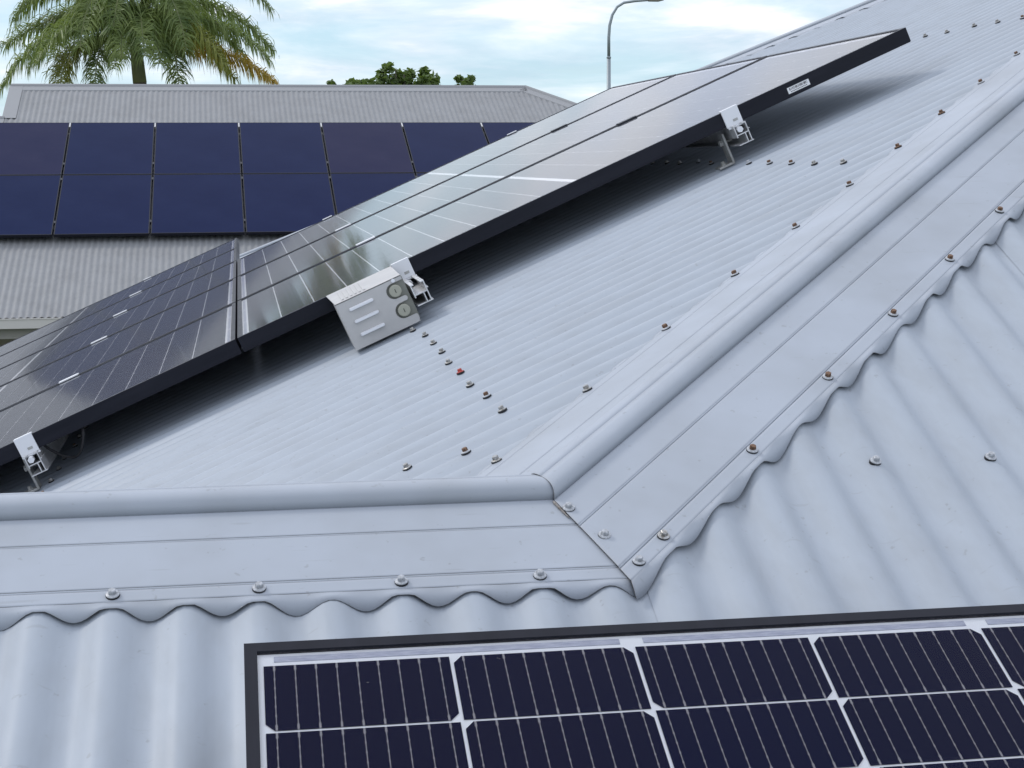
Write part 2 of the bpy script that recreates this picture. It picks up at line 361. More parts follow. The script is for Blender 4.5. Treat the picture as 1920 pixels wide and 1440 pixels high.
# ------------------------------------------------------------------ roofing screws
def screw_mesh(name, mflange, mhead):
    b = MB()
    def ring(r, z, n=14, ph=0): return [(r * math.cos(2 * math.pi * (k + ph) / n), r * math.sin(2 * math.pi * (k + ph) / n), z) for k in range(n)]
    def loft(rings, mi):
        for ra, rb in zip(rings, rings[1:]):
            n = len(ra); o = len(b.v); b.v += ra + rb
            for k in range(n):
                b.f.append((o + k, o + (k + 1) % n, o + n + (k + 1) % n, o + n + k)); b.m.append(mi)
        o = len(b.v); b.v += rings[-1]; b.f.append(tuple(range(o, o + len(rings[-1])))); b.m.append(mi)
    loft([ring(.0078, -.004), ring(.0080, .0016)], 0)
    loft([ring(.0077, .0016), ring(.0077, .0026), ring(.0050, .0036)], 1)
    loft([ring(.0046, .0030, 6), ring(.0046, .0076, 6), ring(.0036, .0085, 6)], 2)
    return b.me(name, [m_neo, mflange, mhead])
SC = {'p': screw_mesh('screw_painted', m_screw, m_screw), 'z': screw_mesh('screw_zinc', m_screw_z, m_screw_z), 'r': screw_mesh('screw_rusty', m_screw, m_rust),
      'R': screw_mesh('screw_rusted', m_rust, m_rust), 'd': screw_mesh('screw_red', m_red, m_red)}
def screw(kind, pos, nrm, parent):
    o = bpy.data.objects.new('screw', SC[kind]); C.objects.link(o)
    nn = (Vector(nrm) + Vector((random.uniform(-.09, .09), random.uniform(-.09, .09), 0))).normalized()
    q = nn.to_track_quat('Z', 'Y').to_matrix().to_4x4() @ Matrix.Rotation(random.uniform(0, 6.28), 4, 'Z')
    q = q @ Matrix.Scale(.93, 4); q.translation = Vector(pos); o.parent = parent; o.matrix_parent_inverse = parent.matrix_world.inverted(); o.matrix_world = q
    return o
bpy.context.view_layer.update()
def hipP(x): return JY + (x - JX)
# ridge cap, camera side: every second rib
for k in range(-12, 5, 2):
    x = P_X0 + k * P_PITCH; y = JY - .154; screw('p', (x, y, zP(y) + .0030), nP, ridge_cap)
# hip cap, camera side
for i, k in enumerate(range(6, 44, 2)):
    x = P_X0 + k * P_PITCH; y = hipP(x) - .154 / S2; t_ = 'z' if i == 0 else 'r'
    screw(t_, (x, y, zP(y) + .0062), nP, hip_cap)
# along the mitre
for x, y in ((0.3622, 1.8114), (0.3930, 1.7621), (0.4215, 1.7165)): screw('p', (x, y, zP(y) + .0058), nP, hip_cap)
# hip cap, far side
for k in range(-22, 26, 2):
    y = F_Y0 + k * F_PITCH
    if y - .165 / S2 - (JY - JX) < JX - .15: continue
    x = y - .165 / S2 - (JY - JX)
    if x > APX - .2: continue
    screw(random.choice('rrrrR') if k > -15 else 'z', (x, y, zF3(x) + .0062), n3, hip_cap)
# purlin rows on the hip-end face
for r_i, (xr, kinds) in enumerate(((-1.31, 'zzz'), (-.44, 'zzr'), (.374, 'zzr'), (1.177, 'pzzr'), (1.994, 'zzr'), (2.83, 'zr'))):
    for k in range(-30, 60, 2):
        y = F_Y0 + k * F_PITCH; x = xr + random.uniform(-.006, .006)
        if not (F_lo(y) + .12 < x < F_hi(y) - .29) or (r_i == 2 and y < 2.33): continue
        kd = random.choice(kinds) if r_i != 2 else random.choice('zzp')
        if r_i == 2 and k == -8: kd = 'd'
        if r_i == 2 and k == -12: kd = 'r'
        screw(kd, Vector((x, y, zF3(x))) + n3 * .0005, n3, house)
for x, y, kd in ((.226, 2.2945, 'z'), (.300, 2.2188, 'r')): screw(kd, (x, y, zF3(x)), n3, house)
# purlin row on the camera-side face
for yr in (1.885, 1.06, .2):
    for k in range(2, 50, 2):
        x = P_X0 + (k) * P_PITCH
        if hipP(x) - .25 / S2 < yr: continue
        screw('p', (x, yr, zP(yr) + .0004), nP, house)

# ------------------------------------------------------------------ solar panels
PW, PL, FH = 1.038, 1.755, .035
CX, CY = .168, .0845
def frame_mesh(Wd, Ln, lip=.0115):
    b = MB(); x0, x1, y0, y1 = 0, Wd, 0, Ln
    o = [(x0, y0), (x1, y0), (x1, y1), (x0, y1)]; i = [(x0 + lip, y0 + lip), (x1 - lip, y0 + lip), (x1 - lip, y1 - lip), (x0 + lip, y1 - lip)]
    for k in range(4):
        j = (k + 1) % 4
        p = [(*o[k], 0), (*o[j], 0), (*i[j], 0), (*i[k], 0), (*o[k], -FH), (*o[j], -FH), (*i[j], -.0062), (*i[k], -.0062)]
        base = len(b.v); b.v += p
        for q in ((0, 1, 2, 3), (4, 5, 1, 0), (2, 6, 7, 3), (5, 4, 7, 6)): b.f.append(tuple(base + a for a in q)); b.m.append(0)
    for (a0, a1, c0, c1) in ((x0 + .001, x1 - .001, y0 + .001, y0 + .028), (x0 + .001, x1 - .001, y1 - .028, y1 - .001), (x0 + .001, x0 + .028, y0 + .03, y1 - .03), (x1 - .028, x1 - .001, y0 + .03, y1 - .03)):
        b.box(a0, a1, c0, c1, -FH - .0015, -FH - .0001)
    return b.me('frame', m_frame)
ME_frame = frame_mesh(PW, PL)
b = MB(); b.face([(.010, .010, -.0046), (PW - .010, .010, -.0046), (PW - .010, PL - .010, -.0046), (.010, PL - .010, -.0046)]); b.face([(.010, PL - .010, -.0056), (PW - .010, PL - .010, -.0056), (PW - .010, .010, -.0056), (.010, .010, -.0056)], 1)
ME_back = b.me('backsheet', [m_back, m_backd])
b = MB(); b.face([(.0108, .0108, -.0014), (PW - .0108, .0108, -.0014), (PW - .0108, PL - .0108, -.0014), (.0108, PL - .0108, -.0014)]); ME_glass = b.me('glass', m_glass)
def cell_mesh(flip, mt):
    hx, hy, c = .0823, .0408, .0085; zc = 0
    pts = [(-hx, -hy), (hx, -hy), (hx, hy), (-hx, hy)]
    if not flip: pts = [(-hx, -hy), (hx, -hy), (hx, hy - c), (hx - c * .9, hy), (-hx + c * .9, hy), (-hx, hy - c)]
    else: pts = [(-hx, -hy + c), (-hx + c * .9, -hy), (hx - c * .9, -hy), (hx, -hy + c), (hx, hy), (-hx, hy)]
    bb = MB(); bb.face([(x, y, .0004) for x, y in pts]); n = len(pts)
    bb.face([(x, y, 0) for x, y in pts][::-1])
    for k in range(n):
        j = (k + 1) % n; bb.f.append((k, 2 * n - 1 - k, 2 * n - 1 - j, j)); bb.m.append(0)
    return bb.me('solar_cell', mt)
ME_cell = (cell_mesh(False, m_cell_k), cell_mesh(True, m_cell_k)); ME_navy = (cell_mesh(False, m_cell), cell_mesh(True, m_cell))
b = MB(); b.box(-.157, .157, -.0036, .0036, -.0002, .0002); ME_rib = b.me('ribbon', m_ribbon)
def link(name, me, parent, loc):
    o = bpy.data.objects.new(name, me); C.objects.link(o); o.parent = parent; o.location = loc; return o
def solar_panel(mw, label, group, cm=ME_cell, rowmax=20):
    t = thing('solar_panel', label, 'solar panel', mw, group)
    link('frame', ME_frame, t, (0, 0, 0)); bs = link('backsheet', ME_back, t, (0, 0, 0)); link('glass', ME_glass, t, (0, 0, 0))
    mx_ = (PW - 6 * CX) / 2; my = (PL - 20 * CY - .012) / 2
    for j in range(20):
        if j < 20 - rowmax: continue
        y = my + CY * (j + .5) + (.012 if j >= 10 else 0)
        for i in range(6):
            link('solar_cell', cm[1 - i % 2], t, (mx_ + CX * (i + .5), y, -.0040))
    for yy in (my - .0075, PL - my + .0075):
        for i in range(3): link('ribbon', ME_rib, t, (mx_ + CX * (2 * i + 1), yy, -.0042))
    return t
def frame_matrix(o, ax, ay, az):
    mm = Matrix((ax, ay, az)).transposed().to_4x4(); mm.translation = o; return mm
O3 = Vector((-.0111, 3.8328, CZ - .399))
GAPV, GAPU = .022, .006
def on3(u, v, n=0): return O3 + u3 * u + vY * v + n3 * n
ords = ['first', 'second', 'third', 'fourth', 'fifth']
for k in range(3):
    v1 = k * (PW + GAPV) + PW
    solar_panel(frame_matrix(on3(0, v1), -vY, u3, n3),
        ['sky-reflecting solar panel nearest the camera, with barcode sticker on its black edge', 'middle of the three sky-reflecting solar panels in the upper row', 'farthest of the three sky-reflecting solar panels in the upper row'][k], 'solar panels of the upper row')
for k in range(5):
    v1 = k * (PW + GAPV) + PW
    solar_panel(frame_matrix(on3(-GAPU - PL, v1), -vY, u3, n3),
        'dark solar panel of the lower row, ' + ['nearest the camera, above the white end clamp', 'second from the near edge', 'third from the near edge', 'fourth from the near edge', 'farthest from the camera'][k], 'solar panels of the lower row')
OPv = Vector((.0101, 1.4256, CZ - .4384))
mx_ = (PW - 6 * CX) / 2; my = (PL - 20 * CY - .012) / 2
solar_panel(frame_matrix(OPv - uX * (mx_ + .001) + vP * (my + .0) - vP * PL + nP * .003, uX, vP, nP),
    'white-backed solar panel with dark blue cells in the foreground at bottom', None, ME_navy)

# barcode sticker on the near edge of the upper panel
st = thing('barcode_sticker', 'white barcode sticker on black edge of the near upper solar panel', 'sticker', frame_matrix(on3(1.455, -.0008, -.020), u3, n3, -vY))
b = MB(); b.box(-.029, .029, -.0075, .0075, 0, .0003); obj('paper', b.me('paper', m_white), st)
b = MB(); x = -.024
while x < .023:
    wdt = random.choice((.0005, .0008, .0013)); b.box(x, x + wdt, -.0005, .0055, .0003, .0005); x += wdt + random.choice((.0006, .0009, .0020))
for i in range(12): b.box(-.022 + i * .0037, -.022 + i * .0037 + .0022, -.0050, -.0030, .0003, .0005)
obj('barcode', b.me('barcode', m_neo), st)

# ------------------------------------------------------------------ mounting rails with clamps and feet
def rail_profile_mesh(y0, y1):
    b = MB(); tk = .0024
    b.box(-.016, .022, y0, y1, -.0500, -.0500 + tk)                 # foot flange
    b.box(.0165, .0165 + tk, y0, y1, -.0476, -.0010)                # outer web
    b.box(.0070, .0070 + tk, y0, y1, -.0476, -.0265)                # inner web
    b.box(-.014, .0165, y0, y1, -.0265, -.0265 + tk)                # shelf
    b.box(-.014, -.014 + tk, y0, y1, -.0310, -.0265)
    b.box(.0100, .0165, y0, y1, -.0034, -.0010)                     # top lips
    b.box(-.014, -.0140 + tk, y0, y1, -.0241, -.0010)
    b.box(-.0116, -.0060, y0, y1, -.0034, -.0010)
    b.box(.0189, .0225, y0, y1, -.0200, -.0180)
    return b.me('extrusion', m_alu)
def hexbolt(b, o, ax, r, h, mi=0):
    ax = Vector(ax); b.tube([o, Vector(o) + ax * h], r, 6, mi)
def make_rail(u, nv, label, dark=False, over=.030, foot_du=-.030):
    t = thing('mounting_rail', label, 'mounting rail', frame_matrix(on3(u, 0, -FH - .0018), u3, vY, n3), 'aluminium rails under the solar panels')
    span = nv * (PW + GAPV) - GAPV
    obj('extrusion', rail_profile_mesh(-over, span + .045), t)
    # end clamps: plate over the panel edge, slotted face, bottom lip and bolt
    for s_, yy in ((-1, 0), (1, span)):
        b = MB(); f_ = lambda a, c: (a, c) if s_ < 0 else (-c, -a)
        ya, yb = f_(-.0065, -.0012); za, zb = f_(-.0062, .010)
        b.box(-.0215, .0215, yy + ya, yy + yb, -.0030, FH + .0062)
        b.box(-.0215, .0215, yy + za, yy + zb, FH + .0024, FH + .0060)
        la, lb = f_(-.0135, -.0060); b.box(-.0205, .0235, yy + la, yy + lb, -.0075, -.0030)
        ec = obj('end_clamp', b.me('end_clamp', m_alu_b), t); bevel(ec, .0008)
        if s_ < 0:
            b = MB(); b.box(-.001, .011, yy - .0072, yy - .0064, .0065, .0125); obj('slot', b.me('slot', m_galv), ec)
            b = MB(); hexbolt(b, (-.001, -.034, -.0135), (0, 1, 0), .0078, .016); hexbolt(b, (-.001, -.020, -.0135), (0, 1, 0), .0040, .03); obj('bolt', b.me('bolt', m_alu_b), ec)
    for k in range(1, nv):
        yc = k * (PW + GAPV) - GAPV / 2
        b = MB(); b.box(-.030, .030, yc - .017, yc + .017, FH + .0022, FH + .0052); b.box(-.020, .020, yc - .0045, yc + .0045, .0, FH + .0022)
        obj('mid_clamp', b.me('mid_clamp', m_alu_k if dark else m_alu_b), t)
    yfs = [.055 + i * 1.06 for i in range(nv)]
    for yf in yfs:
        # snap the foot to a rib crest
        yw = O3.y + yf; kk = round((yw - F_Y0) / F_PITCH); yf = F_Y0 + kk * F_PITCH - O3.y
        bot = -(.1268 - FH - .0018)
        b = MB(); b.box(foot_du, foot_du + .0055, yf - .020, yf + .020, bot, -.012); b.box(foot_du - .036, foot_du, yf - .020, yf + .020, bot, bot + .0055)
        ft = obj('foot', b.me('foot', m_galv), t); bevel(ft, .001)
        b = MB(); hexbolt(b, (foot_du - .018, yf, bot + .0055), (0, 0, 1), .0080, .002); hexbolt(b, (foot_du - .018, yf, bot + .0075), (0, 0, 1), .0055, .007)
        hexbolt(b, (foot_du - .009, yf, -.035), (1, 0, 0), .0078, .009); hexbolt(b, (foot_du, yf, -.035), (1, 0, 0), .0042, .024); obj('bolt', b.me('bolt', m_galv), ft)
    return t
make_rail(-.533, 5, 'upper rail of the lower panel row, its white end clamp at the left edge')
make_rail(-1.42, 5, 'lower rail of the lower panel row, half hidden at far left')
make_rail(.413, 3, 'rail ending beside the grey louvred isolator box', over=.20)
make_rail(1.275, 3, 'topmost rail, its open end and clamp below the barcode sticker', dark=True)

# ------------------------------------------------------------------ isolator shroud at the panel edge
sh = thing('isolator_shroud', 'light grey louvred metal isolator box with two round plugs at panel edge', 'isolator box', frame_matrix(on3(.232, -.195, -.0065), u3, vY, n3))
bw, bh = .158, .112
def arc(cx, cz, r, a0, a1, n=10): return [(cx + r * math.cos(R(a0 + (a1 - a0) * k / n)), cz + r * math.sin(R(a0 + (a1 - a0) * k / n))) for k in range(n + 1)]
out = [(0, 0), (bw, 0), (bw, -.010), (.131, -.010)] + arc(.131, -.0275, .0175, 100, 260) + [(.143, -.0450)] + arc(.147, -.0510, .0060, 70, -70, 6) + [(.143, -.0565)] + arc(.132, -.0745, .0178, 100, 260) + [(bw - .003, -.0925), (bw, -.0950), (bw, -bh + .008)] + arc(bw - .008, -bh + .008, .008, -10, -90, 5) + [(0, -bh)]
b = MB(); b.prism(out, 0, .0018); cv = obj('front_plate', b.me('front_plate', m_shroud), sh)
b = MB()
b.box(0, .0018, .0018, .185, -bh, -.002); b.box(.0018, bw, .0018, .185, -bh, -bh + .0018)                                   # left cheek
b.v_ = None
base = len(b.v); b.v += [(0, .0, 0), (bw, .0, 0), (bw, .190, .0085), (-.007, .190, .0085), (0, .0, -.0018), (bw, .0, -.0018), (bw, .190, .0067), (-.007, .190, .0067)]
for q in ((0, 1, 2, 3), (7, 6, 5, 4), (0, 4, 5, 1), (1, 5, 6, 2), (2, 6, 7, 3), (3, 7, 4, 0)): b.f.append(tuple(base + a for a in q)); b.m.append(0)
tp = obj('top_flange', b.me('top_flange', m_shroud), sh)
for k in range(6):
    b = MB(); x = .018 + k * .0105; b.box(x, x + .0055, .02, .16, 0, .0014)
    for i, p in enumerate(b.v): b.v[i] = (p[0], p[1], p[2] + p[1] * .0085 / .190 + .0003)
    obj('rib', b.me('rib', m_shroud), tp)
b = MB(); b.box(.085, bw + .002, .006, .170, -bh + .008, -.004); obj('enclosure', b.me('enclosure', m_encl), sh)
for zc in (.21, .47, .75):
    b = MB(); xa, xb, z0 = .022, .083, -bh * zc; L_ = []
    for (sc, yy) in ((1.0, 0.0), (.90, -.0050), (.55, -.0085)):
        r_ = .0040 * sc
        L_.append([(xa + .005 + r_ * math.cos(a), yy, z0 + r_ * math.sin(a)) for a in [math.pi / 2 + math.pi * k / 6 for k in range(7)]] + [(xb - .005 + r_ * math.cos(a), yy, z0 + r_ * math.sin(a)) for a in [-math.pi / 2 + math.pi * k / 6 for k in range(7)]])
    for ra, rb in zip(L_, L_[1:]):
        o = len(b.v); n = len(ra); b.v += ra + rb
        for k in range(n): b.f.append((o + k, o + (k + 1) % n, o + n + (k + 1) % n, o + n + k)); b.m.append(0)
    o = len(b.v); b.v += L_[-1]; b.f.append(tuple(range(o, o + len(L_[-1])))); b.m.append(0)
    obj('louvre', b.me('louvre', m_alu_b), cv)
for zc in (.248, .668):
    b = MB(); c = Vector((.1335, 0, -bh * zc)); b.tube([c + vY * .008, c + vY * -.004, c + vY * -.0052], [.0138, .0138, .0120], 24); pg = obj('plug', b.me('plug', m_plug), sh)
    b = MB(); b.box(c.x - .0009, c.x + .0009, -.0056, -.0050, c.z - .0045, c.z + .0045); obj('slot', b.me('slot', m_slot), pg)
b = MB(); c = Vector((.138, 0, -.0052)); b.tube([c + vY * .001, c - vY * .0022], .0044, 16); b.tube([c - vY * .002, c - vY * .0045], .0034, 6); obj('screw', b.me('screw', m_alu_b), cv)

# loose panel lead hanging below the near edge of the lower row
cb = thing('cable', 'thin black panel lead looping under the panels beside the left clamp', 'cable', on3(-.47, .03, -.03))
b = MB(); pts = []
for k in range(15):
    t_ = k / 14; pts.append(on3(-.505 + .10 * t_, .03 + .02 * math.sin(t_ * 5), -.037 - .058 * math.sin(math.pi * t_) ** .8) - on3(-.47, .03, -.03))
b.tube(pts, .0032, 8); obj('lead', b.me('lead', m_neo, True), cb)
# ------------------------------------------------------------------ neighbouring house
NB = .0134; ne = Vector((math.cos(NB), math.sin(NB), 0)); nyy = Vector((-math.sin(NB), math.cos(NB), 0))
NPH = R(24); NT = math.tan(NPH)
NO = Vector((-2.2772, 23.8754, CZ + .5711))
ndn = -nyy * math.cos(NPH) - Vector((0, 0, 1)) * math.sin(NPH); nn_ = -nyy * math.sin(NPH) + Vector((0, 0, 1)) * math.cos(NPH)
nh = thing('neighbour_house', 'neighbouring house behind with grey corrugated hip roof carrying dark solar panels', 'house', (NO.x, NO.y, 0))
nh_o = NO - nn_ * .11
def nhp(name, me, parent=None):
    o = obj(name, me, parent or nh); o.matrix_parent_inverse = nh.matrix_world.inverted(); return o
D_R, D_E = -1.65, 5.33                      # ridge and eave, measured down the slope from the panels' top edge
A_L, A_R = -.93, 6.73                       # ends of the ridge
NPITCH = .0762
def n_pt(a, d, h=0): return nh_o + ne * a + ndn * d + nn_ * h
def n_lo(a):
    if a > A_R: return D_R + (a - A_R) / math.cos(NPH)
    if a < A_L: return -.42
    return D_R
a = A_L - 9 * .762; per = 10
while a < A_R + 6.3:
    v = []; f = []; n = per * 6
    for j in range(n + 1):
        aa = a + per * NPITCH * j / n; l = min(n_lo(aa), D_E - .01); h = corr(aa / NPITCH)
        v += [n_pt(aa, l, h), n_pt(aa, (l + D_E) / 2, h), n_pt(aa, D_E, h)]
    for j in range(n):
        for r_ in range(2): q = j * 3 + r_; f.append((q, q + 3, q + 4, q + 1))
    nhp('roof_sheet', mesh('roof_sheet', v, f, m_far_roof, smooth=True)); a += per * NPITCH
# rear slope
rz = n_pt(A_L, D_R); Wd_ = (D_E - D_R) * math.cos(NPH)
def n_cap(p0, p1, side1, side2, wd=.17, r=.028, name='ridge_cap'):
    p0, p1 = Vector(p0), Vector(p1); d = (p1 - p0).normalized(); b = MB(); pts = []
    s1, s2 = Vector(side1).normalized(), Vector(side2).normalized(); up = Vector((0, 0, 1))
    prof = [s1 * (wd + .006) - up * .016, s1 * wd + up * .004, s1 * r + up * .004, s1 * r * .7 + up * (r * .75), up * (r + .004), s2 * r * .7 + up * (r * .75), s2 * r + up * .004, s2 * wd + up * .004, s2 * (wd + .006) - up * .016]
    o = len(b.v); b.v += [tuple(p0 + q) for q in prof] + [tuple(p1 + q) for q in prof]; n = len(prof)
    for k in range(n - 1): b.f.append((o + k, o + k + 1, o + n + k + 1, o + n + k)); b.m.append(0)
    return nhp(name, b.me(name, m_far_cap))
rl, rr_ = n_pt(A_L, D_R), n_pt(A_R, D_R)
back = nyy * math.cos(NPH) - Vector((0, 0, 1)) * math.sin(NPH)
n_cap(rl - ne * .02, rr_, ndn, back)
Dh = (D_E - D_R)
he = n_pt(A_R + Dh * math.cos(NPH), D_E)
rightdn = ne * math.cos(NPH) - Vector((0, 0, 1)) * math.sin(NPH)
hd = (he - rr_).normalized()
sA = (ndn - hd * ndn.dot(hd)).normalized(); sB = (rightdn - hd * rightdn.dot(hd)).normalized()
n_cap(rr_, he, sA, sB, name='hip_cap')
A_W = A_L - 9 * .762; hl0 = n_pt(A_L, -.42); hl1 = n_pt(A_W, -.42)
n_cap(hl1, hl0, ndn, back)
# barge capping on the gablet at left
b = MB(); b.obox(n_pt(A_L, 0), ne, ndn, nn_, -.03, .155, D_R, -.42, .001, .006); b.obox(n_pt(A_L, 0), ne, ndn, nn_, -.035, -.03, D_R, -.42, -.15, .006); nhp('barge_cap', b.me('barge_cap', m_far_cap))
b = MB(); rb = rl + back * Dh; re_ = rr_ + back * Dh
b.face([rl, rr_, re_ + ne * Dh * math.cos(NPH), rb]); b.face([rr_, he, re_ + ne * Dh * math.cos(NPH)])
b.face([hl0, hl1, hl1 + back * (D_E + .42), hl0 + back * (D_E + .42)]); b.face([rl, hl0, rl + back * 1.23])
nhp('rear_roof', b.me('rear_roof', m_far_roof))
gE = n_pt(0, D_E); gz = gE.z
ga, gb = hl1, he
b = MB(); b.obox(Vector((0, 0, 0)) + gE, ne, nyy, Vector((0, 0, 1)), -7.85, 13.4, -.13, -.115, -.115, -.006); b.obox(gE, ne, nyy, Vector((0, 0, 1)), -7.85, 13.4, -.115, .0, -.115, -.110); b.obox(gE, ne, nyy, Vector((0, 0, 1)), -7.85, 13.4, -.137, -.115, -.014, -.002); nhp('gutter', b.me('gutter', m_gutter))
b = MB(); b.obox(gE, ne, nyy, Vector((0, 0, 1)), -7.85, 13.4, .002, .03, -.24, -.03); nhp('fascia', b.me('fascia', m_fascia))
b = MB(); b.obox(gE, ne, nyy, Vector((0, 0, 1)), -7.85, 13.4, .03, .62, -.24, -.228); nhp('soffit', b.me('soffit', m_fascia))
b = MB(); b.obox(gE, ne, nyy, Vector((0, 0, 1)), -7.2, 12.8, .60, 12.5, -gz, -.20); nhp('wall', b.me('wall', m_wall))
for wa in (-4.2, -1.2, 2.5):
    b = MB(); b.obox(gE, ne, nyy, Vector((0, 0, 1)), wa, wa + 1.7, .55, .60, -1.7, -.45); wn = nhp('window', b.me('window', m_fascia))
    for q in range(2):
        b = MB(); b.obox(gE, ne, nyy, Vector((0, 0, 1)), wa + .06 + q * .80, wa + .80 + q * .80, .535, .549, -1.64, -.51); nhp('pane', b.me('pane', m_darkglass), wn)
# its panels: two rows of black portrait modules
FW_, FL_ = 1.134, 1.731
m_navy = vary(mat('all_black_module', (.010, .012, .035), .12, 0, .03), (.005, .011, .050), (.008, .015, .058), (1.5, 1.5, 1.5))
m_navy_refl = vary(mat('all_black_module_reflection', (.016, .014, .026), .12, 0, .03), (.014, .016, .052), (.020, .021, .058), (1.5, 1.5, 1.5))  # brownish reflection on the glass, put into the module's base colour
b = MB(); lip = .011
for q in ((0, FW_, 0, lip), (0, FW_, FL_ - lip, FL_), (0, lip, lip, FL_ - lip), (FW_ - lip, FW_, lip, FL_ - lip)): b.box(q[0], q[1], q[2], q[3], -.035, 0)
ME_nf = b.me('frame', m_frame)
def laminate(mt):
    b = MB(); b.face([(.008, .008, -.0015), (FW_ - .008, .008, -.0015), (FW_ - .008, FL_ - .008, -.0015), (.008, FL_ - .008, -.0015)]); return b.me('laminate', mt)
ME_nl = laminate(m_navy); ME_nb = laminate(m_navy_refl)
names = ['first', 'second', 'third', 'fourth', 'fifth', 'sixth', 'rightmost']
for r_ in range(2):
    for i in range(-1, 6):
        base = NO + ne * (i * 1.154 + .010) + ndn * (r_ * 1.749 + FL_)
        pos = 'rightmost' if i == 5 else names[i + 1] + ' visible' if i >= 0 else ['leftmost visible', 'first', 'second', 'third', 'fourth'][-1 - i]
        side_ = ' from the left' if 0 <= i < 5 else ' beyond the left of the frame' if i < -1 else ''
        t = thing('solar_panel', '%s black solar panel%s, %s row on the neighbouring roof' % (pos, side_, ('top', 'bottom')[r_]), 'solar panel', frame_matrix(base, ne, -ndn, nn_), 'black solar panels on the neighbouring roof')
        link('frame', ME_nf, t, (0, 0, 0)); link('laminate', ME_nb if (i, r_) in ((-1, 0), (3, 0)) else ME_nl, t, (0, 0, 0))
        b_ = None
for r_ in range(2):
    for fr_ in (.07, .80):
        b = MB(); d0 = r_ * 1.749 + FL_ * (fr_ if r_ == 0 else fr_); b.obox(NO, ne, ndn, nn_, -1.2, 6.95, d0 - .02, d0 + .02, -.108 + .012, -.036)
        o = obj('mounting_rail', b.me('mounting_rail', m_alu)); tag(o, '%s rail under the %s row of panels on the neighbouring roof' % (('upper', 'lower')[fr_ > .5], ('top', 'bottom')[r_]), 'mounting rail', 'rails under the neighbouring panels')
        for i in range(0, 6):
            b = MB(); b.obox(NO, ne, ndn, nn_, i * 1.154 - .009, i * 1.154 + .009, d0 - (.10 if (r_ == 0 and fr_ < .5) else .03), d0 + .03, -.036, .001)
            c_ = obj('mid_clamp', b.me('mid_clamp', m_alu if (r_ == 0 and fr_ < .5) else m_alu_k)); c_.parent = o; c_.matrix_parent_inverse = o.matrix_world.inverted()

# ------------------------------------------------------------------ palm
def ray(px, py, Y):
    d = rt * ((px - 960) / 3093) + upv * ((720 - py) / 3093) + fw; return Vector((0, 0, CZ)) + d * (Y / d.y)
def leafmat(name, c1, c2, tr):
    m = mat(name, c1, .5, 0, .4); vary(m, c1, c2, (3, 3, 3), lo=.3, hi=.7); b_ = m.node_tree.nodes['Principled BSDF']
    t = m.node_tree; out_ = [n for n in t.nodes if n.type == 'OUTPUT_MATERIAL'][0]
    tl = N(t, 'ShaderNodeBsdfTranslucent', inp={0: (*tr, 1)}); mxs = N(t, 'ShaderNodeMixShader', inp={0: .3}); t.links.new(b_.outputs[0], mxs.inputs[1]); t.links.new(tl.outputs[0], mxs.inputs[2]); t.links.new(mxs.outputs[0], out_.inputs[0]); return m
m_pg = leafmat('palm_green', (.065, .11, .03), (.24, .30, .09), (.32, .42, .08))
m_py = leafmat('palm_yellow_green', (.16, .19, .03), (.24, .25, .05), (.30, .32, .05))
m_po = leafmat('palm_ochre', (.32, .26, .03), (.50, .30, .04), (.5, .36, .05))
m_pt = vary(mat('palm_trunk', (.16, .14, .09), .9), (.10, .09, .06), (.22, .19, .13), (3, 3, 14))
m_ps = vary(mat('palm_crownshaft', (.14, .17, .06), .6), (.10, .13, .045), (.19, .20, .08), (4, 4, 2))
PY = 33.0
def PP(px, py, dy=0): return ray(px, py, PY + dy)
palm = thing('palm_tree', 'tall palm with drooping feathery fronds, one turning yellow, behind the neighbouring roof', 'palm tree', (PP(262, 160).x, PY, 0))
def pchild(name, me):
    o = obj(name, me, palm); o.matrix_parent_inverse = palm.matrix_world.inverted(); return o
bs = Vector((PP(262, 160).x, PY, 0)); tpz = PP(262, 150)
b = MB(); b.tube([bs, bs + Vector((.03, 0, 2.5)), Vector((tpz.x, PY, tpz.z))], [.21, .17, .13], 12); pchild('trunk', b.me('trunk', m_pt, True))
cs = PP(250, 45)
b = MB(); b.tube([Vector((tpz.x, PY, tpz.z - .05)), PP(257, 110), cs], [.135, .125, .05], 12); pchild('crownshaft', b.me('crownshaft', m_ps, True))
